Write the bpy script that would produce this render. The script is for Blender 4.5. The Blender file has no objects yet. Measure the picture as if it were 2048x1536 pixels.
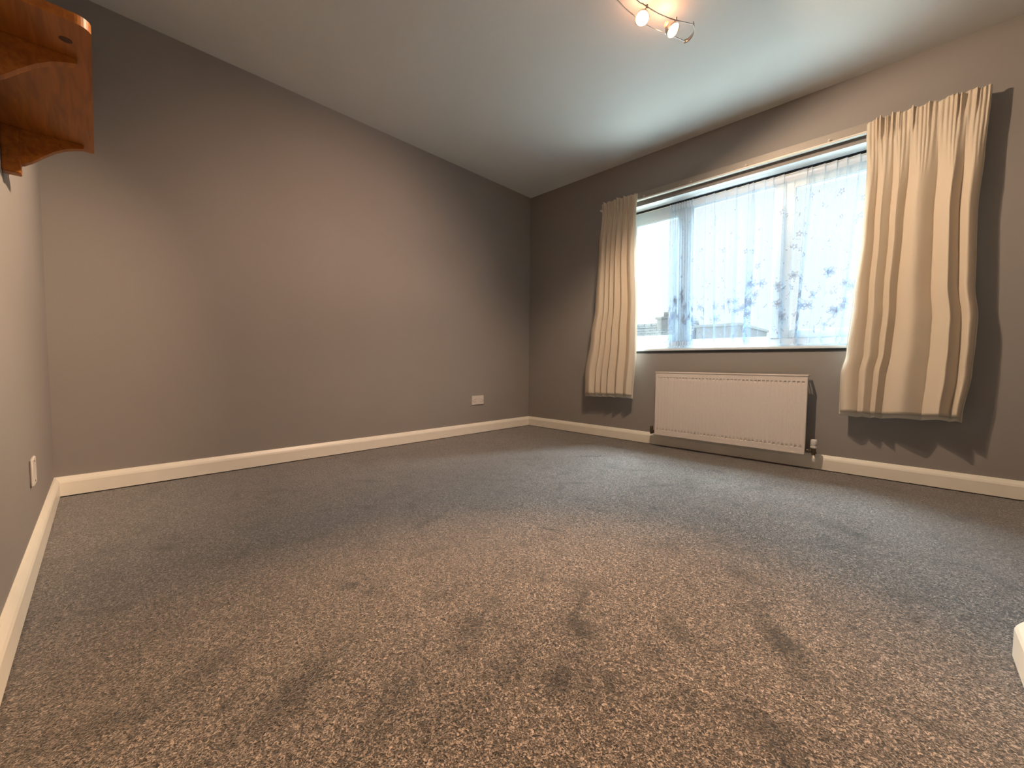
import bpy, bmesh, math, random
from mathutils import Vector, Matrix
PI = math.pi
SC = bpy.context.scene
COL = SC.collection
L = 3.393          # depth of the room: front wall y=0, window wall y=L
H = 2.40
# ------------------------------------------------------------------ camera
cd = bpy.data.cameras.new('camera'); cam = bpy.data.objects.new('camera', cd); COL.objects.link(cam)
cd.sensor_width = 36.0; cd.lens = 36.0 * 806.8 / 2048; cd.clip_start = 0.01; cd.clip_end = 200
yaw, pit, rol = -0.7748, -0.0511, 0.0090
fw = Vector((math.sin(yaw)*math.cos(pit), math.cos(yaw)*math.cos(pit), math.sin(pit)))
rt = Vector((math.cos(yaw), -math.sin(yaw), 0)); up = rt.cross(fw)
r2 = math.cos(rol)*rt + math.sin(rol)*up; u2 = -math.sin(rol)*rt + math.cos(rol)*up
cam.matrix_world = Matrix(((r2.x, u2.x, -fw.x, 2.9026), (r2.y, u2.y, -fw.y, 0.1702), (r2.z, u2.z, -fw.z, 0.6656), (0, 0, 0, 1)))
SC.camera = cam
# ------------------------------------------------------------------ sky, daylight, exposure
SC.view_settings.view_transform = 'Standard'; SC.view_settings.look = 'None'
SC.view_settings.exposure = 0.0; SC.view_settings.gamma = 1.0; SC.view_settings.use_curve_mapping = False
SC.cycles.use_denoising = True
SC.cycles.max_bounces = 10; SC.cycles.diffuse_bounces = 6; SC.cycles.transparent_max_bounces = 24
SC.cycles.sample_clamp_indirect = 8.0; SC.cycles.caustics_reflective = False; SC.cycles.caustics_refractive = False
w = bpy.data.worlds.new('overcast_sky'); SC.world = w; w.use_nodes = True
nt = w.node_tree; bg = nt.nodes['Background']
tc = nt.nodes.new('ShaderNodeTexCoord'); sx = nt.nodes.new('ShaderNodeSeparateXYZ'); cr = nt.nodes.new('ShaderNodeValToRGB')
nt.links.new(tc.outputs['Generated'], sx.inputs[0]); nt.links.new(sx.outputs['Z'], cr.inputs[0]); nt.links.new(cr.outputs[0], bg.inputs['Color'])
cr.color_ramp.elements[0].color = (.88, .95, .98, 1); cr.color_ramp.elements[1].color = (1.0, 1.0, 1.0, 1)
bg.inputs['Strength'].default_value = 1.28
SKY_W, GROUND_W = 1150.0, 92.0      # daylight falling through the window from the sky, and thrown up off the ground
LAMP_W = 100.0     # each halogen spot
LEAK_W = 0.7       # red-orange light leaking through the back of each dichroic lamp
for nm, pw, x, z, y, tilt, ww, hh in (('sky_daylight', SKY_W, 1.45, 3.15, 1.45, 50, 1.5, 1.2), ('ground_daylight', GROUND_W, 1.93, .60, .85, -36, 2.4, 1.1)):
    ld = bpy.data.lights.new(nm, 'AREA'); lo = bpy.data.objects.new(nm, ld); COL.objects.link(lo)
    ld.shape = 'RECTANGLE'; ld.size = ww; ld.size_y = hh; ld.energy = pw; ld.color = (0.83, 0.94, 1.0) if nm == 'sky_daylight' else (0.84, 0.98, 1.0)
    lo.location = (x, L+y, z); lo.rotation_euler = (-PI/2 + math.radians(tilt), 0, 0)

# ------------------------------------------------------------------ materials
def mat(name):
    m = bpy.data.materials.new(name); m.use_nodes = True
    return m, m.node_tree, m.node_tree.nodes['Principled BSDF']
def node(t, k, **kw):
    n = t.nodes.new(k)
    for a, b in kw.items():
        if a in n.inputs.keys(): n.inputs[a].default_value = b
        else: setattr(n, a, b)
    return n
def simple(name, col, rough=.5, metal=0.0, nscale=60, nstr=.06, bump=.0, bscale=200, coat=0):
    m, t, p = mat(name)
    p.inputs['Roughness'].default_value = rough; p.inputs['Metallic'].default_value = metal
    c = node(t, 'ShaderNodeTexCoord'); n = node(t, 'ShaderNodeTexNoise', Scale=nscale, Detail=3.0)
    t.links.new(c.outputs['Object'], n.inputs['Vector'])
    mx = node(t, 'ShaderNodeMix', data_type='RGBA')
    mx.inputs[6].default_value = tuple(v*(1-nstr) for v in col)+(1,); mx.inputs[7].default_value = tuple(min(1, v*(1+nstr)) for v in col)+(1,)
    t.links.new(n.outputs['Fac'], mx.inputs[0]); t.links.new(mx.outputs[2], p.inputs['Base Color'])
    if bump:
        b2 = node(t, 'ShaderNodeTexNoise', Scale=bscale, Detail=2.0); bp = node(t, 'ShaderNodeBump', Strength=bump, Distance=.002)
        t.links.new(c.outputs['Object'], b2.inputs['Vector']); t.links.new(b2.outputs['Fac'], bp.inputs['Height']); t.links.new(bp.outputs[0], p.inputs['Normal'])
    return m
M_WALL = simple('grey_wall_paint', (.272, .248, .232), .75, nscale=2.5, nstr=.05, bump=.25, bscale=260)
M_CEIL = simple('white_ceiling_paint', (.70, .70, .67), .85, nscale=3, nstr=.03, bump=.35, bscale=180)
M_SKIRT = simple('white_gloss_trim', (.84, .79, .69), .35, nscale=14, nstr=.05, bump=.12, bscale=60)
M_UPVC = simple('white_plastic_frame', (.72, .79, .84), .3)
M_REVEAL = simple('white_reveal_paint', (.88, .89, .88), .6, bump=.15)
M_BLACK = simple('black_strip', (.006, .006, .006), .7)
M_RAD = simple('white_radiator_enamel', (.66, .585, .53), .32)
M_RADIN = simple('grey_radiator_metal', (.30, .27, .25), .6)
M_BRASS = simple('tarnished_brass', (.10, .075, .05), .4, .6)
M_PLATE = simple('white_socket_plastic', (.66, .61, .57), .35)
M_HOLE = simple('dark_pin_hole', (.03, .02, .018), .8)
M_STEEL = simple('brushed_nickel', (.55, .50, .45), .28, 1.0)
M_TRACK = simple('cream_track', (.33, .29, .25), .45)
M_TRACKW = simple('pale_track_lip', (.72, .66, .58), .4)
M_SLATE = None

def wood():
    m, t, p = mat('orange_pine'); p.inputs['Roughness'].default_value = .42
    c = node(t, 'ShaderNodeTexCoord'); mp = node(t, 'ShaderNodeMapping', Scale=(1.2, 14, 14))
    t.links.new(c.outputs['Object'], mp.inputs[0])
    n = node(t, 'ShaderNodeTexNoise', Scale=5.0, Detail=4.0, Distortion=.8); t.links.new(mp.outputs[0], n.inputs['Vector'])
    r = node(t, 'ShaderNodeValToRGB'); e = r.color_ramp.elements
    e[0].position = .3; e[0].color = (.27, .080, .010, 1); e[1].position = .7; e[1].color = (.44, .150, .020, 1)
    t.links.new(n.outputs['Fac'], r.inputs[0]); t.links.new(r.outputs[0], p.inputs['Base Color'])
    return m
M_WOOD = wood()
M_KNOT = simple('dark_pine_knot', (.07, .02, .008), .6, nscale=90, nstr=.4)

def cloth(name, col, trans, nscale=450):
    m, t, p = mat(name); t.nodes.remove(p); out = t.nodes['Material Output']
    c = node(t, 'ShaderNodeTexCoord'); n = node(t, 'ShaderNodeTexNoise', Scale=nscale, Detail=2.0); t.links.new(c.outputs['Object'], n.inputs['Vector'])
    bp = node(t, 'ShaderNodeBump', Strength=.25, Distance=.001); t.links.new(n.outputs['Fac'], bp.inputs['Height'])
    mx = node(t, 'ShaderNodeMix', data_type='RGBA')
    mx.inputs[6].default_value = tuple(v*.93 for v in col)+(1,); mx.inputs[7].default_value = tuple(v*1.05 for v in col)+(1,); t.links.new(n.outputs['Fac'], mx.inputs[0])
    d = node(t, 'ShaderNodeBsdfDiffuse'); tr = node(t, 'ShaderNodeBsdfTranslucent'); ms = node(t, 'ShaderNodeMixShader'); ms.inputs[0].default_value = trans
    for s in (d, tr): t.links.new(mx.outputs[2], s.inputs['Color']); t.links.new(bp.outputs[0], s.inputs['Normal'])
    t.links.new(d.outputs[0], ms.inputs[1]); t.links.new(tr.outputs[0], ms.inputs[2]); t.links.new(ms.outputs[0], out.inputs['Surface'])
    return m
M_CURT = cloth('cream_curtain_cloth', (.76, .66, .53), .20)
M_LINING = cloth('pale_curtain_lining', (.80, .74, .64), .3)

def lace(name, opac, trans, col=(.66, .70, .76)):
    m, t, p = mat(name); t.nodes.remove(p); out = t.nodes['Material Output']
    d = node(t, 'ShaderNodeBsdfDiffuse'); tr = node(t, 'ShaderNodeBsdfTranslucent'); d.inputs[0].default_value = tr.inputs[0].default_value = col+(1,)
    ms = node(t, 'ShaderNodeMixShader'); ms.inputs[0].default_value = trans
    t.links.new(d.outputs[0], ms.inputs[1]); t.links.new(tr.outputs[0], ms.inputs[2])
    tp = node(t, 'ShaderNodeBsdfTransparent'); tp.inputs[0].default_value = (.90, .955, .97, 1); m2 = node(t, 'ShaderNodeMixShader')
    c = node(t, 'ShaderNodeTexCoord'); n = node(t, 'ShaderNodeTexNoise', Scale=600.0, Detail=1.0); t.links.new(c.outputs['Object'], n.inputs['Vector'])
    mr = node(t, 'ShaderNodeMapRange'); mr.inputs['From Min'].default_value = .3; mr.inputs['From Max'].default_value = .7
    mr.inputs['To Min'].default_value = max(0, opac-.08); mr.inputs['To Max'].default_value = min(1, opac+.08)
    t.links.new(n.outputs['Fac'], mr.inputs['Value']); t.links.new(mr.outputs[0], m2.inputs[0])
    t.links.new(tp.outputs[0], m2.inputs[1]); t.links.new(ms.outputs[0], m2.inputs[2]); t.links.new(m2.outputs[0], out.inputs['Surface'])
    return m
M_NET = lace('sheer_net', .25, .012, (.62, .69, .80))
M_LACE = lace('lace_petal', .36, .012, (.50, .56, .68))
M_LACED = lace('dense_lace_thread', .58, .012, (.42, .48, .62))
M_NETHEM = lace('net_heading', .55, .02, (.74, .78, .86))

def glass():
    m, t, p = mat('window_glass'); t.nodes.remove(p); out = t.nodes['Material Output']
    tp = node(t, 'ShaderNodeBsdfTransparent'); tp.inputs[0].default_value = (.95, .98, .98, 1); g = node(t, 'ShaderNodeBsdfGlossy', Roughness=.01)
    lw = node(t, 'ShaderNodeLayerWeight', Blend=.5); pw = node(t, 'ShaderNodeMath', operation='POWER'); pw.inputs[1].default_value = 5.0
    f = node(t, 'ShaderNodeMath', operation='MULTIPLY_ADD'); f.inputs[1].default_value = .9; f.inputs[2].default_value = .04; ms = node(t, 'ShaderNodeMixShader')
    t.links.new(lw.outputs['Facing'], pw.inputs[0]); t.links.new(pw.outputs[0], f.inputs[0]); t.links.new(f.outputs[0], ms.inputs[0]); t.links.new(tp.outputs[0], ms.inputs[1]); t.links.new(g.outputs[0], ms.inputs[2]); t.links.new(ms.outputs[0], out.inputs['Surface'])
    return m
M_GLASS = glass()

def emit(name, col, s):
    m, t, p = mat(name); p.inputs['Base Color'].default_value = (.9, .8, .6, 1)
    p.inputs['Emission Color'].default_value = col+(1,); p.inputs['Emission Strength'].default_value = s
    return m
M_LENS = emit('lit_halogen_lens', (1.0, .72, .30), 14.0)
M_NECK = emit('glowing_lamp_neck', (1.0, .38, .10), 1.2)

# brushed pile marks and stains in the carpet: x, y, half length, half width, angle, depth
MARKS = [(1.74, .666, .040, .026, .6, .55), (2.047, .43, .125, .045, 2.0, .62), (1.84, .327, .09, .045, 2.0, .42), (2.338, .993, .060, .048, 0, .58),
         (2.141, .788, .08, .04, 2.3, .36), (2.715, 1.30, .11, .042, -.8, .62), (2.562, 1.577, .07, .03, -.5, .48), (2.409, .825, .06, .032, 2.2, .5), (2.52, 1.158, .07, .04, -.6, .42), (2.751, .997, .09, .04, -.6, .42), (2.311, .772, .055, .034, 2.2, .46), (2.495, .894, .05, .028, 2.4, .4), (2.513, 1.052, .05, .026, -.5, .38), (2.108, 1.127, .05, .02, 1.9, .35), (1.505, 1.075, .06, .022, -1.1, .5),
         (1.294, 2.623, .13, .022, .9, .5), (.988, 3.0, .14, .03, .9, .4), (.768, 1.2, .09, .022, .7, .45), (1.9, 1.42, .05, .014, .4, .5), (1.042, .313, .05, .03, .3, .45),
         (2.24, 1.141, .07, .035, 2.1, .34), (1.89, .18, .11, .035, 1.4, .45), (2.175, .877, .05, .03, 2.2, .3), (2.204, .571, .08, .04, 2.1, .42), (2.30, .80, .09, .03, 2.2, .28),
         (2.72, 2.29, .16, .06, -.6, .30), (1.95, 2.3, .15, .02, .95, .30), (1.60, 2.0, .12, .018, .85, .30), (1.2, 1.7, .12, .025, .6, .28), (2.45, .86, .07, .03, 2.3, .3),
         (1.15, 1.0, .07, .03, .5, .33), (1.72, .98, .06, .02, 1.2, .33), (.62, .8, .12, .04, .7, .25), (2.1, 1.75, .09, .02, .8, .3), (1.0, 2.2, .16, .02, .7, .28)]
def carpet():
    m, t, p = mat('brown_grey_twist_carpet'); p.inputs['Roughness'].default_value = 1.0; p.inputs['Specular IOR Level'].default_value = .05
    p.inputs['Sheen Weight'].default_value = .5; p.inputs['Sheen Roughness'].default_value = .45
    c = node(t, 'ShaderNodeTexCoord'); V = c.outputs['Object']
    def nz(scale, detail, dist):
        n = node(t, 'ShaderNodeTexNoise', Scale=scale, Detail=detail, Distortion=dist); t.links.new(V, n.inputs['Vector']); return n
    def math_(op, a, b=None, c_=None, clamp=False):
        n = node(t, 'ShaderNodeMath', operation=op, use_clamp=clamp)
        for i, v in enumerate((a, b, c_)):
            if v is None: continue
            if isinstance(v, (int, float)): n.inputs[i].default_value = v
            else: t.links.new(v, n.inputs[i])
        return n.outputs[0]
    tuft = nz(165, 3.5, 1.6); fine = nz(330, 2, .6); mid = nz(9, 4, .8); big = nz(2.2, 3, .5)
    r = node(t, 'ShaderNodeValToRGB'); e = r.color_ramp.elements
    e[0].position = .38; e[0].color = (.015, .012, .0105, 1); e[1].position = .66; e[1].color = (.39, .32, .278, 1)
    k = r.color_ramp.elements.new(.52); k.color = (.095, .0775, .067, 1)
    t.links.new(tuft.outputs['Fac'], r.inputs[0])
    # pile marks: ellipses with ragged edges
    wob = nz(22, 3, .4); sp = node(t, 'ShaderNodeSeparateXYZ'); t.links.new(V, sp.inputs[0])
    wsub = math_('MULTIPLY', math_('SUBTRACT', wob.outputs['Fac'], .5), 1.5)
    tot = None
    for (x, y, a, b, an, d) in MARKS:
        dx = math_('SUBTRACT', sp.outputs[0], x); dy = math_('SUBTRACT', sp.outputs[1], y); ca, sa = math.cos(an), math.sin(an)
        u = math_('ADD', math_('MULTIPLY', dx, ca/a), math_('MULTIPLY', dy, sa/a)); v = math_('ADD', math_('MULTIPLY', dx, -sa/b), math_('MULTIPLY', dy, ca/b))
        q = math_('SQRT', math_('ADD', math_('MULTIPLY', u, u), math_('MULTIPLY', v, v)))
        q = math_('SUBTRACT', 1.35, math_('ADD', q, wsub)); q = math_('MULTIPLY', math_('MINIMUM', math_('MAXIMUM', q, 0.0), 1.0), d)
        tot = q if tot is None else math_('MAXIMUM', tot, q)
    g = math_('MULTIPLY', math_('SUBTRACT', mid.outputs['Fac'], .53), 1.9, clamp=True)
    f = math_('SUBTRACT', 1.0, math_('MINIMUM', math_('ADD', tot, g), .8))
    f = math_('MULTIPLY', f, math_('ADD', math_('MULTIPLY', big.outputs['Fac'], .35), .83))
    f = math_('MULTIPLY', f, math_('ADD', math_('MULTIPLY', fine.outputs['Fac'], .7), .65))
    hv = node(t, 'ShaderNodeVectorMath', operation='SCALE'); t.links.new(r.outputs[0], hv.inputs[0]); t.links.new(f, hv.inputs['Scale'])
    t.links.new(hv.outputs[0], p.inputs['Base Color'])
    hgt = math_('ADD', tuft.outputs['Fac'], math_('MULTIPLY', fine.outputs['Fac'], .35))
    bp = node(t, 'ShaderNodeBump', Strength=.9, Distance=.006); t.links.new(hgt, bp.inputs['Height']); t.links.new(bp.outputs[0], p.inputs['Normal'])
    return m
M_CARPET = carpet()

# ------------------------------------------------------------------ mesh helpers
def finish(name, bm, m, parent=None, smooth=False, kind=None):
    bmesh.ops.recalc_face_normals(bm, faces=bm.faces)
    me = bpy.data.meshes.new(name); bm.to_mesh(me); bm.free()
    for x in (m if isinstance(m, (list, tuple)) else [m]): me.materials.append(x)
    if smooth:
        for p in me.polygons: p.use_smooth = True
    o = bpy.data.objects.new(name, me); COL.objects.link(o)
    if parent: o.parent = parent
    if kind: o['kind'] = kind
    return o
def box(bm, x0, x1, y0, y1, z0, z1, bev=0, seg=2, mi=0):
    r = bmesh.ops.create_cube(bm, size=1.0); vs = r['verts']
    for v in vs: v.co = Vector(((x0+x1)/2+v.co.x*(x1-x0), (y0+y1)/2+v.co.y*(y1-y0), (z0+z1)/2+v.co.z*(z1-z0)))
    fs = {f for v in vs for f in v.link_faces}
    for f in fs: f.material_index = mi
    if bev: bmesh.ops.bevel(bm, geom=list({e for v in vs for e in v.link_edges}), offset=bev, segments=seg, affect='EDGES', clamp_overlap=True)
def prism(bm, pts, fn0, fn1, mi=0):
    a = [bm.verts.new(fn0(*p)) for p in pts]; b = [bm.verts.new(fn1(*p)) for p in pts]; n = len(pts)
    fs = [bm.faces.new(a), bm.faces.new(b[::-1])] + [bm.faces.new((a[i], a[(i+1) % n], b[(i+1) % n], b[i])) for i in range(n)]
    for f in fs: f.material_index = mi
def lathe(bm, prof, origin, axis, n=28, cap=True, mi=0):
    ax = Vector(axis).normalized(); q = Vector((0, 0, 1)).rotation_difference(ax); o = Vector(origin); rings = []
    for (r, h) in prof: rings.append([bm.verts.new(o + q @ Vector((r*math.cos(2*PI*i/n), r*math.sin(2*PI*i/n), h))) for i in range(n)])
    for A, B in zip(rings, rings[1:]):
        for i in range(n): bm.faces.new((A[i], A[(i+1) % n], B[(i+1) % n], B[i])).material_index = mi
    if cap:
        bm.faces.new(rings[0][::-1]).material_index = mi; bm.faces.new(rings[-1]).material_index = mi
def tube(bm, pts, r, n=10):
    pts = [Vector(p) for p in pts]; rings = []; up = Vector((0, 0, 1))
    for i, p in enumerate(pts):
        d = (pts[min(i+1, len(pts)-1)] - pts[max(i-1, 0)]).normalized(); a = up if abs(d.z) < .9 else Vector((1, 0, 0))
        s = d.cross(a).normalized(); t = s.cross(d)
        rings.append([bm.verts.new(p + r*(math.cos(2*PI*k/n)*s + math.sin(2*PI*k/n)*t)) for k in range(n)])
    for A, B in zip(rings, rings[1:]):
        for k in range(n): bm.faces.new((A[k], A[(k+1) % n], B[(k+1) % n], B[k]))
    bm.faces.new(rings[0][::-1]); bm.faces.new(rings[-1])
def catmull(P, per=8):
    P = [Vector(p) for p in P]; out = []
    for i in range(len(P)-1):
        a, b, c, d = P[max(i-1, 0)], P[i], P[i+1], P[min(i+2, len(P)-1)]
        for k in range(per):
            t = k/per; out.append(.5*((2*b)+(c-a)*t+(2*a-5*b+4*c-d)*t*t+(3*b-a-3*c+d)*t**3))
    out.append(P[-1]); return out
def interp(tab, z):
    tab = sorted(tab)
    if z <= tab[0][0]: return tab[0][1]
    for (a, va), (b, vb) in zip(tab, tab[1:]):
        if z <= b:
            s = (z-a)/(b-a); s = s*s*(3-2*s); return va+(vb-va)*s
    return tab[-1][1]
def thing(name, label, cat, loc=(0, 0, 0), group=None):
    o = bpy.data.objects.new(name, None); COL.objects.link(o); o.location = loc; o.empty_display_size = .05
    o['label'] = label; o['category'] = cat
    if group: o['group'] = group
    return o
def child(name, bm, m, parent, smooth=False, label=None):
    # geometry given in world space; moved into the parent's frame
    off = Vector(parent.location) if parent.parent is None else Vector(parent['_o'])
    for v in bm.verts: v.co -= off
    o = finish(name, bm, m, parent, smooth)
    o['_o'] = tuple(off)
    if label: o['label'] = label
    return o

# ------------------------------------------------------------------ the room shell
XR = 3.62                                   # right wall of the alcove
bm = bmesh.new(); box(bm, 0, XR, 0, L, -.10, 0); finish('floor', bm, M_CARPET, kind='structure')
bm = bmesh.new(); box(bm, -.12, XR+.12, -.12, L+.28, H, H+.12); finish('ceiling', bm, M_CEIL, kind='structure')
bm = bmesh.new(); box(bm, -.12, 0, -.12, L+.28, -.10, H); finish('wall_left', bm, M_WALL, kind='structure')
bm = bmesh.new(); box(bm, 0, XR, -.12, 0, -.10, H); finish('wall_front', bm, M_WALL, kind='structure')
bm = bmesh.new(); box(bm, XR, XR+.12, -.12, L+.28, -.10, H); finish('wall_right', bm, M_WALL, kind='structure')
SX, SY = 3.12, 1.600                        # corner of the wall return at the right
bm = bmesh.new(); box(bm, SX, XR, 0, SY, 0, H); finish('wall_return', bm, M_WALL, kind='structure')
WX0, WX1, WZ0, WZ1 = 1.05, 2.86, .777, 1.997
bm = bmesh.new()
xs = [0, WX0, WX1, XR]; zs = [-.10, WZ0, WZ1, H]; g = {}
for yi, y in enumerate((L, L+.28)):
    for i, x in enumerate(xs):
        for k, z in enumerate(zs): g[yi, i, k] = bm.verts.new((x, y, z))
for yi in (0, 1):
    for i in range(3):
        for k in range(3):
            if (i, k) != (1, 1): bm.faces.new([g[yi, i, k], g[yi, i+1, k], g[yi, i+1, k+1], g[yi, i, k+1]])
for (a, b) in (((1, 1), (2, 1)), ((2, 1), (2, 2)), ((2, 2), (1, 2)), ((1, 2), (1, 1))):
    bm.faces.new([g[0, a[0], a[1]], g[0, b[0], b[1]], g[1, b[0], b[1]], g[1, a[0], a[1]]]).material_index = 1
for (a, b) in (((0, 0), (3, 0)), ((3, 0), (3, 3)), ((3, 3), (0, 3)), ((0, 3), (0, 0))):
    i0, k0 = a; i1, k1 = b
    n = max(abs(i1-i0), abs(k1-k0)); si = (i1-i0)//n; sk = (k1-k0)//n
    for s in range(n): bm.faces.new([g[0, i0+si*s, k0+sk*s], g[0, i0+si*(s+1), k0+sk*(s+1)], g[1, i0+si*(s+1), k0+sk*(s+1)], g[1, i0+si*s, k0+sk*s]])
finish('wall_back', bm, [M_WALL, M_REVEAL], kind='structure')

# skirting boards: chamfered top, swept straight along each wall
SK = [(0, .006), (.018, .006), (.018, .070), (.015, .080), (.009, .092), (.006, .0975), (0, .0985)]
def skirt(name, f0, f1):
    bm = bmesh.new(); prism(bm, SK, f0, f1)
    return finish(name, bm, M_SKIRT, kind='structure')
skirt('baseboard_left', lambda d, z: (d, d, z), lambda d, z: (d, L-d, z))
skirt('baseboard_back', lambda d, z: (d, L-d, z), lambda d, z: (XR-d, L-d, z))
skirt('baseboard_front', lambda d, z: (d, d, z), lambda d, z: (SX-d, d, z))
skirt('baseboard_right', lambda d, z: (XR-d, L-d, z), lambda d, z: (XR-d, SY+d, z))
bm = bmesh.new()
prism(bm, SK, lambda d, z: (SX-d, d, z), lambda d, z: (SX-d, SY+d, z)); prism(bm, SK, lambda d, z: (SX-d, SY+d, z), lambda d, z: (XR-d, SY+d, z))
finish('baseboard_return', bm, M_SKIRT, kind='structure')

# ------------------------------------------------------------------ window
FY0, FY1 = L+.13, L+.172
win = bpy.data.objects.new('window_1', None); COL.objects.link(win); win['kind'] = 'structure'
def wpart(name, bm, m, parent=win, smooth=False): return finish(name, bm, m, parent, smooth)
def ring(bm, x0, x1, z0, z1, w_, y0, y1, bev=.004, wb=None):
    wb = wb or w_
    box(bm, x0, x0+w_, y0, y1, z0, z1, bev); box(bm, x1-w_, x1, y0, y1, z0, z1, bev)
    box(bm, x0+w_-.002, x1-w_+.002, y0, y1, z1-w_, z1, bev); box(bm, x0+w_-.002, x1-w_+.002, y0, y1, z0, z0+wb, bev)
FZ0, FZ1 = .797, 1.980
bm = bmesh.new(); ring(bm, WX0, WX1, FZ0, FZ1, .055, FY0, FY1, wb=.068)
box(bm, 1.565, 1.625, FY0, FY1, FZ0+.05, FZ1-.05, .004); box(bm, 2.193, 2.255, FY0, FY1, FZ0+.05, FZ1-.05, .004)
wpart('window_frame', bm, M_UPVC)
for (a, b) in ((1.092, 1.572), (2.248, 2.818)):
    bm = bmesh.new(); ring(bm, a, b, .855, 1.932, .060, FY0-.012, FY1-.006, .006); s = wpart('sash', bm, M_UPVC)
    bm = bmesh.new(); ring(bm, a+.052, b-.052, .905, 1.880, .010, FY0+.008, FY0+.02, .002); wpart('bead', bm, M_UPVC, s)
    bm = bmesh.new(); box(bm, a+.05, b-.05, FY0+.022, FY0+.028, .905, 1.882); wpart('pane', bm, M_GLASS, s)
bm = bmesh.new(); ring(bm, 1.622, 2.196, .862, 1.928, .012, FY0+.006, FY0+.02, .002); wpart('bead', bm, M_UPVC)
bm = bmesh.new(); box(bm, 1.62, 2.2, FY0+.022, FY0+.028, .86, 1.93); wpart('pane', bm, M_GLASS)
bm = bmesh.new(); box(bm, WX0, WX1, L-.012, FY0+.02, WZ0+.001, WZ0+.020, .004); wpart('window_sill', bm, M_UPVC)
bm = bmesh.new(); box(bm, WX0-.02, WX1+.02, L-.006, L, WZ0-.014, WZ0+.002, 0); wpart('sill_strip', bm, M_BLACK)  # thin black strip on the wall face just under the sill
bm = bmesh.new(); box(bm, WX0, WX1, FY0-.014, FY0+.03, 1.979, 1.996, 0); wpart('top_gap_strip', bm, M_BLACK)  # black strip stands in for the dark gap between frame head and soffit

# ------------------------------------------------------------------ curtain track
trk = thing('curtain_track', 'long cream curtain track fixed across the wall above the window', 'curtain track', (1.95, L, 2.03))
bm = bmesh.new(); box(bm, .90, 3.10, L-.026, L, 2.046, 2.098, .003); child('batten', bm, M_TRACK, trk)
bm = bmesh.new()
box(bm, .88, 3.12, L-.055, L-.050, 2.030, 2.038, .0012); box(bm, .88, 3.12, L-.052, L-.022, 2.028, 2.031, .0008); box(bm, .88, 3.12, L-.030, L-.025, 2.028, 2.048, .0012)
child('rail', bm, M_TRACKW, trk)
for i, x in enumerate((1.29, 1.668, 2.044, 2.50)):
    bm = bmesh.new(); box(bm, x-.009, x+.009, L-.050, L-.018, 2.044, 2.060, .004); child('bracket', bm, M_TRACKW, trk, True)

# ------------------------------------------------------------------ curtains
def curtain(name, label, LX, RX, zt, zb, seed, bt, bb, amp, hemz):
    # bt, bb: where the creases between folds run at the heading and at the hem (0..1 across); amp: depth of each fold
    rnd = random.Random(seed); NU, NV = 300, 110
    root = thing(name, label, 'curtain', ((LX[-1][1]+RX[-1][1])/2, L-.10, zt))
    K = len(amp)
    pl = sorted(rnd.uniform(.02, .98) for _ in range(15)); sk = [rnd.uniform(-.5, .5) for _ in range(K)]; mp = [rnd.uniform(0, 6) for _ in range(K)]
    def point(u, v, dy=0.0, kx=1.0, zlow=0.0):
        w_ = v**.8
        B = [a+(b-a)*w_+.012*math.sin(3*v+7*a+seed)*(0 < a < 1) for a, b in zip(bt, bb)]
        i = K-1
        for q in range(K):
            if u <= B[q+1]: i = q; break
        s = min(1, max(0, (u-B[i])/(B[i+1]-B[i])))
        z = zt-v*(zt-zb+zlow)
        head = max(0, 1-v/.055); neck = math.exp(-((v-.050)/.022)**2)
        bl = min(1, max(0, (v-.05)/.24)); bl = bl*bl*(3-2*bl)
        A = (.010+.034*bl*(.85+.30*v))*amp[i]*kx
        sw = s+sk[i]*s*(1-s)*.9
        rd = max(0.0, math.sin(PI*sw))**.78
        dep = A*rd*(1-.65*neck)
        dep += .0025*bl*amp[i]*kx*math.sin(2*PI*sw*1.5+mp[i]+2.2*v)*rd
        small = .0032*math.sin(2*PI*u*24+1.3*math.sin(u*29+seed))*(1-min(1, max(0, (v-.04)/.20)))
        pin = sum(math.exp(-((u-q)/.007)**2) for q in pl)*.018*(head+.5*neck)
        x0, x1 = interp(LX, z), interp(RX, z)
        x = x0+(x1-x0)*u + .008*amp[i]*bl*kx*math.sin(2*PI*sw)*(1 if 0 < i < K-1 else .4)
        y = L-.082-dep-small-pin+dy-.010*v
        zz = z + hemz*(amp[i]*.8*rd-.5+.5*math.sin(4*u+seed))*max(0, (v-.86)/.14) + .005*head*math.sin(u*41+seed)*(v < .01)
        return (x, y, zz)
    def sheet(nm, m, u0, u1, dy, kx, zlow, thick, par):
        bm = bmesh.new(); rows = []
        for j in range(NV+1):
            v = (j/NV)**1.15
            rows.append([bm.verts.new(point(u0+(u1-u0)*i/NU, v, dy, kx, zlow)) for i in range(NU+1)])
        for j in range(NV):
            for i in range(NU): bm.faces.new((rows[j][i], rows[j][i+1], rows[j+1][i+1], rows[j+1][i]))
        o = child(nm, bm, m, par, True)
        md = o.modifiers.new('cloth_thickness', 'SOLIDIFY'); md.thickness = thick; md.offset = 0
        return o
    sheet('curtain_cloth', M_CURT, 0, 1, 0, 1, 0, .0022, root)
    lin = sheet('lining', M_LINING, -.012, 1.014, .012, .75, .026, .0012, root); lin['label'] = 'pale lining behind the cream cloth'
    return root
LXl = [(2.075, .918), (1.976, .923), (1.696, .899), (1.176, .874), (.910, .833), (.569, .782), (.40, .782)]
RXl = [(2.055, 1.245), (1.955, 1.238), (1.61, 1.242), (1.14, 1.268), (.769, 1.27), (.40, 1.25)]
LXr = [(2.067, 2.680), (1.754, 2.690), (1.443, 2.681), (1.073, 2.660), (.748, 2.641), (.625, 2.620), (.40, 2.621)]
RXr = [(2.060, 3.139), (1.742, 3.130), (1.484, 3.119), (1.093, 3.126), (.918, 3.143), (.802, 3.141), (.648, 3.135), (.40, 3.111)]
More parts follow.
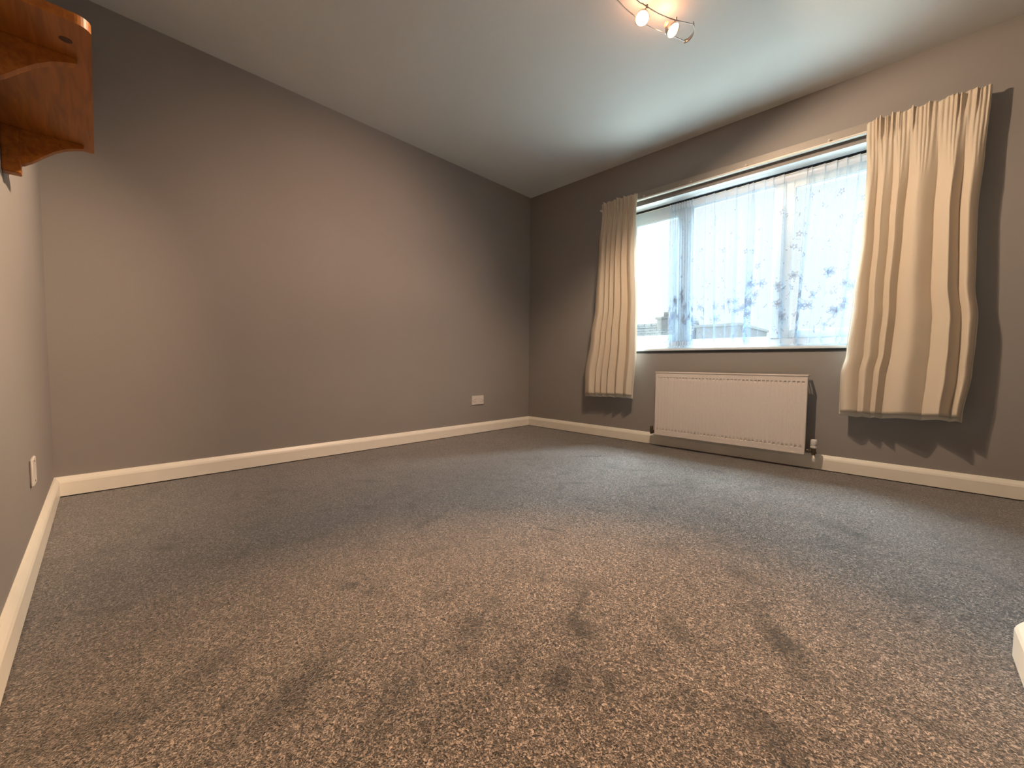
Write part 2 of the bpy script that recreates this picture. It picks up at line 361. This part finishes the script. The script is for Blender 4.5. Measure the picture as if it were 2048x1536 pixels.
curtain('pleated_curtain', 'narrower cream pleated curtain at the left end of the track, beside the bare glass', LXl, RXl, 2.072, .402, 11, [0, .20, .32, .45, .62, .81, 1], [0, .23, .37, .50, .66, .82, 1], [.8, .7, .8, 1.0, .9, .8], .010)
curtain('pleated_curtain', 'wider cream pleated curtain right of the window, casting a shadow on the wall', LXr, RXr, 2.070, .402, 4, [0, .10, .24, .38, .60, .84, 1], [0, .15, .27, .38, .72, .92, 1], [.7, .8, .9, 1.1, 1.25, .8], .012)

# ------------------------------------------------------------------ net curtain
def net_curtain():
    root = thing('net_curtain', 'sheer white floral lace net hanging inside the window recess', 'net curtain', (2.1, L+.085, 1.97))
    rnd = random.Random(7); ZT, ZB = 1.968, .822; Y0 = L+.082
    # folds: x position at the top, lean towards the bottom, overlap width
    prof = []                                     # (kind, x, width, lean)
    x = 1.462
    for k in range(10):
        prof.append((x, rnd.uniform(.012, .022), .012)); x += rnd.uniform(.017, .024)
    for fx, wd, ln in ((1.735, .010, .012), (1.800, .014, .02), (1.880, .006, .02), (1.95, .022, -.004), (2.03, .012, .0), (2.055, .038, -.03), (2.135, .005, -.02), (2.185, .004, .01),
                       (2.245, .016, .0), (2.375, .007, -.03), (2.40, .014, -.06), (2.47, .005, -.05), (2.53, .006, -.05), (2.58, .004, -.02), (2.64, .012, -.06), (2.70, .02, -.06), (2.77, .02, -.03)):
        prof.append((fx, wd, ln))
    NV = 46
    def row(v):
        bunch = 1-.25*(1-abs(2*v-1))
        pts = [(1.455+.012*v, Y0)]
        for (fx, wd, ln) in prof:
            f = fx+ln*v; wv = wd*(.35+.65*min(1, v*5))*(.8+.5*v)
            pts += [(f, Y0-.004), (f+wv, Y0-.010), (f+wv*1.04, Y0-.004), (f+wv*.5, Y0+.003), (f-wv*.02, Y0+.008), (f+.003, Y0+.012), (f+wv, Y0+.008)]
        pts.append((2.845, Y0))
        return pts
    base = row(.5); N = len(base); tl = [0]
    for a, b in zip(base, base[1:]): tl.append(tl[-1]+math.hypot(b[0]-a[0], b[1]-a[1]))
    TT = tl[-1]
    def F(t, v):                                  # cloth coordinates -> room
        t = min(max(t, 0), TT-1e-6); lo, hi = 0, N-1
        while hi-lo > 1:
            md = (lo+hi)//2
            if tl[md] <= t: lo = md
            else: hi = md
        s = (t-tl[lo])/(tl[lo+1]-tl[lo]); r = row(v); a, b = r[lo], r[lo+1]
        return Vector((a[0]+(b[0]-a[0])*s, a[1]+(b[1]-a[1])*s+.003*math.sin(30*t+4*v)*v, ZT-(ZT-ZB)*v+.004*math.sin(70*t)*max(0, (v-.93)/.07)))
    bm = bmesh.new(); rows = []
    ts = []
    for a, b in zip(tl, tl[1:]):
        n = max(1, int((b-a)/.012)); ts += [a+(b-a)*k/n for k in range(n)]
    ts.append(TT-1e-6)
    for j in range(NV+1): rows.append([bm.verts.new(F(t, j/NV)) for t in ts])
    for j in range(NV):
        for i in range(len(ts)-1):
            f = bm.faces.new((rows[j][i], rows[j][i+1], rows[j+1][i+1], rows[j+1][i])); f.material_index = 3 if j < 2 else 0
    # woven flowers, leaves and sprigs as denser threads in the same cloth
    HH = ZT-ZB
    def blob(t, h, a, b, an, mi, ringw=None, off=.0012):
        n = 12; ca, sa = math.cos(an), math.sin(an); P = []
        for k in range(n):
            ph = 2*PI*k/n; r = 1-.25*math.cos(ph)**4*(1 if math.cos(ph) > 0 else 0)
            ex, ey = a*math.cos(ph), b*math.sin(ph)*(1-.45*math.cos(ph)); P.append((ex*ca-ey*sa, ex*sa+ey*ca))
        def put(sc, o): return [bm.verts.new(F(t+px*sc, 1-(h+pz*sc)/HH)+Vector((0, -o, 0))) for px, pz in P]
        A = put(1, off)
        if ringw:
            B = put(ringw, off)
            for k in range(n): bm.faces.new((A[k], A[(k+1) % n], B[(k+1) % n], B[k])).material_index = 2
            bm.faces.new(B).material_index = mi
        else: bm.faces.new(A).material_index = mi
    def lily(t, h, s, rot, np=6):
        for k in range(np):
            an = rot+2*PI*k/np+rnd.uniform(-.15, .15); d = s*.55
            blob(t+d*math.cos(an), h+d*math.sin(an)*.85, s*.48, s*.27, an, 1, .70, .0010+.0004*k)
        blob(t, h, s*.12, s*.1, 0, 2)
    def sprig(t, h, s, an):
        for k in range(4):
            q = k/3-.5; blob(t+s*q*math.cos(an)-.2*s*q*q*math.sin(an), h+s*q*math.sin(an)+.5*s*q*q, s*.17, s*.045, an+q*1.4, 2)
    for _ in range(62):                           # large flowers near the hem
        t, h = rnd.uniform(.03, TT-.03), rnd.uniform(.16, .46)
        lily(t, h, rnd.uniform(.030, .052), rnd.uniform(0, 6))
    for _ in range(95):
        t, h = rnd.uniform(.02, TT-.02), rnd.uniform(.05, .40); an = rnd.uniform(.4, 2.7)
        blob(t, h, rnd.uniform(.014, .03), rnd.uniform(.004, .008), an, 1, .55)
    for _ in range(60): sprig(rnd.uniform(.03, TT-.03), rnd.uniform(.05, .5), rnd.uniform(.03, .06), rnd.uniform(.3, 2.8))
    for _ in range(34):                           # little blossoms higher up
        t, h, s, r0 = rnd.uniform(.02, TT-.02), rnd.uniform(.42, 1.0), rnd.uniform(.010, .015), rnd.uniform(0, 6)
        for k in range(5): blob(t+s*math.cos(r0+k*2*PI/5), h+s*math.sin(r0+k*2*PI/5), s*.62, s*.42, r0+k*2*PI/5, 2)
    for _ in range(300):
        blob(rnd.uniform(.01, TT-.01), rnd.uniform(.03, 1.04), rnd.uniform(.005, .011), rnd.uniform(.0022, .004), rnd.uniform(0, 3.1), 2)
    for _ in range(46): sprig(rnd.uniform(.03, TT-.03), rnd.uniform(.45, 1.03), rnd.uniform(.022, .04), rnd.uniform(.3, 2.8))
    child('net', bm, [M_NET, M_LACE, M_LACED, M_NETHEM], root, False)
    bm = bmesh.new(); n = 260; top, bot = [], []
    for i in range(n+1):
        t = TT*i/n; sc = .010*abs(math.sin(t*40))
        a = F(t, .972)+Vector((0, -.002, 0)); b = F(t, 1.0)+Vector((0, -.002, -sc)); top.append(bm.verts.new(a)); bot.append(bm.verts.new(b))
    for i in range(n): bm.faces.new((top[i], top[i+1], bot[i+1], bot[i]))
    o = child('scalloped_hem', bm, M_NETHEM, root); o['label'] = 'denser scalloped bottom hem'
net_curtain()
bm = bmesh.new(); tube(bm, [(WX0+.004, L+.086, 1.963), (WX1-.004, L+.086, 1.963)], .003)
for v in bm.verts: v.co -= Vector((1.95, L+.086, 1.963))
cw = finish('curtain_wire', bm, M_TRACKW, None, True); cw.location = (1.95, L+.086, 1.963)
cw['label'] = 'thin white stretched wire carrying the lace net under the window head'; cw['category'] = 'curtain wire'

# ------------------------------------------------------------------ radiator
def radiator():
    root = thing('radiator', 'white panel radiator on the wall under the window', 'radiator', (1.958, L, .105))
    x0, x1, z0, z1, yf = 1.459, 2.457, .106, .604, L-.100
    bm = bmesh.new(); NX = 40*12; zrow = [z0+.004, z0+.036, z0+.0385, z0+.042, z0+.045, z0+.058, z0+.25, z1-.058, z1-.045, z1-.042, z1-.0385, z1-.036, z1-.004]
    def dep(x, j):
        u = (x-x0-.012)/(x1-x0-.024)
        if u <= 0 or u >= 1: return 0
        f = (u*40) % 1.0; groove = max(0.0, math.cos((f-.5)*2*PI*.82))**.6 if abs(f-.5) < .31 else 0.0
        if j in (0, 1, 11, 12): return 0
        if j in (3, 9): return .0085*groove       # pressed end dimples
        if j in (2, 10): return .0070*groove
        if j in (4, 8): return .0040*groove
        return .0010*groove
    rows = [[bm.verts.new((x0+.003+(x1-x0-.006)*i/NX, yf+dep(x0+.003+(x1-x0-.006)*i/NX, j), z)) for i in range(NX+1)] for j, z in enumerate(zrow)]
    for j in range(len(zrow)-1):
        for i in range(NX): bm.faces.new((rows[j][i], rows[j][i+1], rows[j+1][i+1], rows[j+1][i]))
    # returned rim and back of the water panel
    rim = [(x0, yf+.003, z0), (x1, yf+.003, z0), (x1, yf+.003, z1), (x0, yf+.003, z1)]
    R = [bm.verts.new(p) for p in rim]; Bk = [bm.verts.new((p[0], yf+.014, p[2])) for p in rim]
    cr = [rows[0][0], rows[0][-1], rows[-1][-1], rows[-1][0]]
    for k in range(4):
        bm.faces.new((R[k], R[(k+1) % 4], Bk[(k+1) % 4], Bk[k]))
    bm.faces.new([R[0], R[1]] + rows[0][::-1]); bm.faces.new([R[2], R[3]] + rows[-1]); bm.faces.new([R[1], R[2]] + [r[-1] for r in rows[::-1]]); bm.faces.new([R[3], R[0]] + [r[0] for r in rows])
    bm.faces.new(Bk[::-1])
    child('front_panel', bm, M_RAD, root, False)
    bm = bmesh.new(); box(bm, x0+.004, x1-.004, yf-.003, yf+.006, z0-.004, z0+.007, .002); child('bottom_lip', bm, M_RAD, root)
    bm = bmesh.new(); n = 54
    for i in range(n):
        x = x0+.05+(x1-x0-.10)*i/(n-1); box(bm, x-.0006, x+.0006, yf+.014, yf+.062, z0+.04, z1-.03)
    child('convector_fins', bm, M_RADIN, root)
    bm = bmesh.new(); box(bm, x0-.002, x1+.002, yf-.004, yf+.002, z1-.004, z1+.006, .002)
    box(bm, x0-.002, x1+.002, yf+.070, yf+.074, z1-.004, z1+.006, .001); box(bm, x0-.002, x0+.006, yf, yf+.074, z1-.002, z1+.005); box(bm, x1-.006, x1+.002, yf, yf+.074, z1-.002, z1+.005)
    for i in range(80):
        x = x0+.01+(x1-x0-.02)*i/79; box(bm, x-.0025, x+.0025, yf, yf+.072, z1, z1+.004)
    child('top_grille', bm, M_RAD, root)
    for x in (x0+.13, x1-.13):
        bm = bmesh.new(); box(bm, x-.02, x+.02, L-.006, L-.0005, z0+.03, z1-.06, .001); box(bm, x-.015, x+.015, yf+.014, L-.004, z0+.05, z0+.075, .002); box(bm, x-.015, x+.015, yf+.014, L-.004, z1-.10, z1-.075, .002)
        child('wall_bracket', bm, M_RADIN, root)
    # thermostatic valve at the right foot, small lockshield at the left foot
    vy = L-.075; vx = x1+.042; vz = .128
    bm = bmesh.new(); lathe(bm, [(.010, -.012), (.013, -.008), (.013, .016), (.010, .02)], (vx, vy, vz), (0, 0, 1)); lathe(bm, [(.008, 0), (.008, .045)], (vx-.045, vy, vz), (1, 0, 0)); lathe(bm, [(.0125, 0), (.0125, .012)], (vx-.028, vy, vz), (1, 0, 0), 6)
    lathe(bm, [(.0095, 0), (.0105, .004), (.0105, .012), (.008, .015)], (vx, vy, vz-.026), (0, 0, 1)); tube(bm, [(vx, vy, vz-.014), (vx, vy+.012, vz-.019), (vx, vy+.03, vz-.020), (vx, L-.0005, vz-.020)], .0075, 12)
    v = child('valve_body', bm, M_BRASS, root, False, 'dark metal valve and pipe tail at the right foot')
    bm = bmesh.new(); pr = [(.0145, 0), (.0185, .004), (.0185, .013), (.0165, .0145), (.0185, .017), (.0175, .050), (.0150, .056), (.006, .058)]
    lathe(bm, pr, (vx, vy, vz+.017), (0, 0, 1), 36); child('thermostat_head', bm, M_PLATE, v, True, 'white round valve head')
    vx = x0-.035
    bm = bmesh.new(); lathe(bm, [(.010, -.012), (.012, -.008), (.012, .012), (.009, .018)], (vx, vy, vz), (0, 0, 1)); lathe(bm, [(.007, 0), (.007, .045)], (vx, vy, vz), (1, 0, 0)); lathe(bm, [(.0095, 0), (.0105, .004), (.0105, .012), (.008, .015)], (vx, vy, vz-.026), (0, 0, 1)); tube(bm, [(vx, vy, vz-.014), (vx, vy+.012, vz-.019), (vx, vy+.03, vz-.020), (vx, L-.0005, vz-.020)], .0075, 12)
    lathe(bm, [(.012, 0), (.012, .02), (.009, .026)], (vx, vy, vz+.012), (0, 0, 1))
    child('lockshield_valve', bm, M_BRASS, root, False, 'small dark valve at the left foot')
radiator()

# ------------------------------------------------------------------ double sockets
def socket(label, org, rz):
    root = thing('double_socket', label, 'socket', org); root.rotation_euler = (0, 0, rz)   # local: x along the wall, +y out of the wall
    def part(n, bm, m, par=root, smooth=False): return finish(n, bm, m, par, smooth)
    bm = bmesh.new(); box(bm, -.073, .073, 0, .0095, 0, .086, .0028, 3); pl = part('face_plate', bm, M_PLATE)
    for s in (-1, 1):
        bm = bmesh.new(); box(bm, s*.0155-.0085, s*.0155+.0085, .009, .0135, .047, .068, .0018); part('rocker_switch', bm, M_PLATE)
        c = s*.043
        for (dx, dz, a, b) in ((0, .050, .0022, .0045), (-.0105, .028, .0042, .0021), (.0105, .028, .0042, .0021)):
            bm = bmesh.new(); box(bm, c+dx-a, c+dx+a, .0090, .0100, dz-b, dz+b); part('pin_hole', bm, M_HOLE, pl)
        bm = bmesh.new(); lathe(bm, [(.0034, 0), (.0034, .0012)], (s*.064, .0090, .040), (0, 1, 0), 16); part('screw', bm, M_BRASS, pl)
socket('white double wall socket low on the long left wall near the window corner', (0.0005, 2.667, .272), -PI/2)
pt = thing('wall_plate', 'small white wall plate seen almost edge-on beside the far left corner', 'wall plate', (.845, .0005, .250))
bm = bmesh.new(); box(bm, -.043, .043, 0, .0085, 0, .090, .003, 3); fp = finish('face_plate', bm, M_PLATE, pt)
for z in (.012, .078):
    bm = bmesh.new(); lathe(bm, [(.0036, 0), (.0036, .0012)], (0, .0082, z), (0, 1, 0), 16); finish('screw', bm, M_BRASS, fp)

# ------------------------------------------------------------------ ceiling spotlight bar
def spot_bar():
    cx, cy, RZ = 1.925, 1.78, 2.300
    root = thing('ceiling_spotlight', 'ceiling spotlight bar with two wavy metal rails and lit halogen heads', 'ceiling light', (cx, cy, H))
    lo_ = [(1.902, 1.847), (1.905, 1.90), (1.916, 1.969), (1.937, 2.069), (1.972, 2.165), (2.005, 2.231), (2.030, 2.294)]
    hi_ = [(1.965, 1.908), (1.976, 1.947), (1.990, 1.999), (2.005, 2.045), (2.035, 2.112), (2.066, 2.163), (2.096, 2.211)]
    flip = lambda P: [(2*cx-x, 2*cy-y) for x, y in P]
    A = flip(hi_)[::-1]+lo_; B = flip(lo_)[::-1]+hi_
    ra = None
    for P in (A, B):
        bm = bmesh.new(); tube(bm, catmull([(x, y, RZ) for x, y in P], 6), .0024, 8); child('rail', bm, M_STEEL, root, True)
    for sgn in (1, -1):
        P = catmull([(2.022, 2.297, 0), (2.040, 2.299, 0), (2.066, 2.286, 0), (2.086, 2.262, 0), (2.097, 2.232, 0), (2.098, 2.212, 0)], 6)
        bm = bmesh.new(); vs = []
        for p in P:
            x, y = (p.x, p.y) if sgn > 0 else (2*cx-p.x, 2*cy-p.y)
            vs.append((bm.verts.new((x, y, RZ-.005)), bm.verts.new((x, y, RZ+.014))))
        for a, b in zip(vs, vs[1:]): bm.faces.new((a[0], b[0], b[1], a[1]))
        o = child('end_strip', bm, M_STEEL, root, True); md = o.modifiers.new('sheet_thickness', 'SOLIDIFY'); md.thickness = .0018
    bm = bmesh.new(); lathe(bm, [(.050, 0), (.050, .016), (.046, .022)], (cx, cy, H-.022), (0, 0, 1), 40); child('ceiling_rose', bm, M_STEEL, root, True)
    bm = bmesh.new(); lathe(bm, [(.006, 0), (.006, .10)], (cx, cy, RZ-.003), (0, 0, 1), 12); box(bm, cx-.045, cx+.045, cy-.006, cy+.006, RZ-.004, RZ+.004, .001); child('stem', bm, M_STEEL, root)
    def head(px, py, aim, pw=1.0, cone=100, hue=(1.0, .72, .48), spill=0):
        c = Vector((px, py, RZ-.012)); d = (Vector(aim)-c).normalized(); ex = Vector((.34, -.22, 0)).normalized()
        bm = bmesh.new()
        # pivot bar across the rails, with small clips
        a, b = c-ex*.040+Vector((0, 0, .012)), c+ex*.040+Vector((0, 0, .012)); tube(bm, [a, b], .0022, 8)
        for e in (a, b): lathe(bm, [(.0045, -.006), (.0045, .006)], e, (0, 0, 1), 12)
        h = child('spot_clip', bm, M_STEEL, root)
        bm = bmesh.new()
        o = c - d*.028
        prof = [(.012, -.012), (.013, .0), (.020, .006), (.0275, .022), (.0305, .040), (.0320, .047), (.0310, .0485), (.0290, .044), (.0260, .026), (.0185, .010), (.008, .006)]
        lathe(bm, prof, o, d, 36); child('spot_cup', bm, M_STEEL, root, True)
        bm = bmesh.new(); lathe(bm, [(.0265, .0385), (.0265, .040), (.015, .0425), (.004, .0435)], o, d, 36); child('lamp_lens', bm, M_LENS, root, True)
        bm = bmesh.new(); lathe(bm, [(.0128, -.013), (.0135, -.011), (.0140, -.003), (.0132, .001)], o, d, 24); child('lamp_neck', bm, M_NECK, root, True)
        sl = bpy.data.lights.new('halogen_beam', 'SPOT'); sl.energy = LAMP_W*pw; sl.color = hue; sl.spot_size = math.radians(cone); sl.spot_blend = 1.0; sl.shadow_soft_size = .022
        so = bpy.data.objects.new('halogen_beam', sl); COL.objects.link(so); so.parent = root; so.location = o+d*.052-Vector(root.location); so.rotation_euler = d.to_track_quat('-Z', 'Y').to_euler()
        if spill:
            gl = bpy.data.lights.new('halogen_spill', 'SPOT'); gl.energy = spill; gl.color = (1.0, .74, .52); gl.spot_size = math.radians(168); gl.spot_blend = .3; gl.shadow_soft_size = .022
            go = bpy.data.objects.new('halogen_spill', gl); COL.objects.link(go); go.parent = root; go.location = o+d*.054-Vector(root.location)
            go.rotation_euler = (d+Vector((0, .25, -.55))).to_track_quat('-Z', 'Y').to_euler()
        pl = bpy.data.lights.new('dichroic_leak', 'POINT'); pl.energy = LEAK_W; pl.color = (1.0, .42, .20); pl.shadow_soft_size = .012
        po = bpy.data.objects.new('dichroic_leak', pl); COL.objects.link(po); po.parent = root; po.location = o-d*.030-Vector(root.location)
    head(1.950, 1.990, (2.46, .78, 0), 4.7, 56, (1.0, .57, .26), 44); head(2.018, 2.150, (3.05, 2.10, .85), .25, 100, (1.0, .76, .54), 92)
    head(1.900, 1.570, (0.0, 1.48, .90), .95, 92, (1.0, .64, .46)); head(1.832, 1.410, (1.00, 0, 1.15), 2.9, 66)
spot_bar()

# ------------------------------------------------------------------ pine wall shelf
def shelf():
    Z = 1.300
    root = thing('wall_shelf', 'orange pine wall shelf on two brackets, high at the left edge', 'shelf', (1.42, 0, Z))
    bm = bmesh.new(); x0, x1, d, r = 1.078, 1.752, .178, .022; P = [(x0, 0)]
    P += [(x0, d-.003), (x0+.003, d)]
    P += [(x1-r+r*math.sin(a), d-r+r*math.cos(a)) for a in [PI/2*k/8 for k in range(9)]] + [(x1, 0)]
    prism(bm, P, lambda x, y: (x, y, Z), lambda x, y: (x, y, Z+.018)); bmesh.ops.bevel(bm, geom=[e for e in bm.edges if e.calc_face_angle(0) > .9], offset=.002, segments=2, affect='EDGES')
    bd = child('shelf_board', bm, M_WOOD, root)
    bm = bmesh.new(); lathe(bm, [(.0095, 0), (.0095, .0008)], (1.680, .142, Z-.0006), (0, 0, 1), 20)
    child('knot', bm, M_KNOT, bd, False, 'dark round knot under the board')
    prof = [(.004, 0), (.156, 0), (.156, -.010), (.140, -.015), (.119, -.024), (.098, -.039), (.076, -.060), (.057, -.080), (.040, -.094), (.022, -.100), (.004, -.100)]
    for bx in (1.118, 1.612):
        bm = bmesh.new(); prism(bm, prof, lambda y, z: (bx-.010, y, Z+z-.0005), lambda y, z: (bx+.010, y, Z+z-.0005)); b = child('bracket', bm, M_WOOD, root)
        bm = bmesh.new(); box(bm, bx-.017, bx+.017, 0.0005, .034, Z-.124, Z-.001, .002); child('wall_batten', bm, M_WOOD, b)
shelf()

# ------------------------------------------------------------------ outside: ground and neighbouring roofs
def slate():
    m, t, p = mat('grey_roof_tiles'); p.inputs['Roughness'].default_value = .7
    c = node(t, 'ShaderNodeTexCoord'); b = node(t, 'ShaderNodeTexBrick', Scale=1.0); t.links.new(c.outputs['Object'], b.inputs['Vector'])
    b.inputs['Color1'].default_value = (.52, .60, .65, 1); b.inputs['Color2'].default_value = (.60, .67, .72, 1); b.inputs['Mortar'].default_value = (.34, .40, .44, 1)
    b.inputs['Brick Width'].default_value = .33; b.inputs['Row Height'].default_value = .14; b.inputs['Mortar Size'].default_value = .018
    t.links.new(b.outputs['Color'], p.inputs['Base Color']); return m
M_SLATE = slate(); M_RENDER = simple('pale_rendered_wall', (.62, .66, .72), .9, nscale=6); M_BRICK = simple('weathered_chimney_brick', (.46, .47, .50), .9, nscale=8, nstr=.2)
M_GRASS = simple('dull_grass', (.10, .14, .06), 1, nscale=4, nstr=.3); M_POT = simple('grey_chimney_pot', (.52, .53, .55), .8)
bm = bmesh.new(); box(bm, -45, 45, L+.6, 70, -2.9, -2.8); finish('ground', bm, M_GRASS, kind='structure')
def house():
    y0, yr, y1 = 14.2, 18.2, 22.2; zr, ze = 2.42, -.55; x0, x1 = -13.0, -3.6
    root = thing('house', 'neighbouring house with tiled roof and chimney seen through the bare left pane', 'house', ((x0+x1)/2, yr, -2.8))
    bm = bmesh.new(); box(bm, x0+.2, x1-.2, y0+.35, y1-.35, -2.8, ze+.15)
    for x in (x0+.2, x1-.2): prism(bm, [(y0+.35, ze+.1), (y1-.35, ze+.1), (yr, zr-.2)], lambda y, z: (x, y, z), lambda y, z: (x+.01, y, z))
    child('walls', bm, M_RENDER, root)
    n = math.hypot(yr-y0, zr-ze); ang = math.atan2(zr-ze, yr-y0)
    for s in (0, 1):
        bm = bmesh.new(); box(bm, 0, x1-x0, 0, n, -.05, .05); rows_ = 22
        for i in range(rows_): prism(bm, [(i*n/rows_, .05), ((i+1)*n/rows_, .05), (i*n/rows_, .10)], lambda y, z: (0, y, z), lambda y, z: (x1-x0, y, z))
        o = finish('roof_slope', bm, M_SLATE, root)
        o.rotation_euler = (ang, 0, 0) if s == 0 else (ang, 0, PI)
        o.location = Vector((x0, y0, ze) if s == 0 else (x1, y1, ze)) - Vector(root.location)
    bm = bmesh.new(); tube(bm, [(x0, yr, zr+.05), (x1, yr, zr+.05)], .11, 10); child('ridge', bm, M_SLATE, root, True)
    bm = bmesh.new(); box(bm, -5.25, -4.2, yr-.4, yr+.4, zr-.5, zr+.36, .01); box(bm, -5.32, -4.13, yr-.46, yr+.46, zr+.28, zr+.38, .02); ch = child('chimney', bm, M_BRICK, root)
    for x in (-5.0, -4.72, -4.45):
        bm = bmesh.new(); lathe(bm, [(.12, 0), (.10, .2), (.12, .24)], (x, yr, zr+.37), (0, 0, 1), 14); child('chimney_pot', bm, M_POT, ch, True)
house()
def block():
    x0, x1, y0, y1, z1 = -3.3, -1.75, 17.2, 21.5, 2.28
    root = thing('flat_roofed_house', 'pale flat roofed building seen through the middle of the lace net', 'building', ((x0+x1)/2, (y0+y1)/2, -2.8))
    bm = bmesh.new(); box(bm, x0, x1, y0, y1, -2.8, z1-.1); child('walls', bm, M_RENDER, root)
    bm = bmesh.new(); box(bm, x0-.08, x1+.08, y0-.08, y1+.08, z1-.1, z1, .01); child('roof_edge', bm, M_UPVC, root)
block()
for o in list(bpy.data.objects):
    if '_o' in o.keys(): del o['_o']
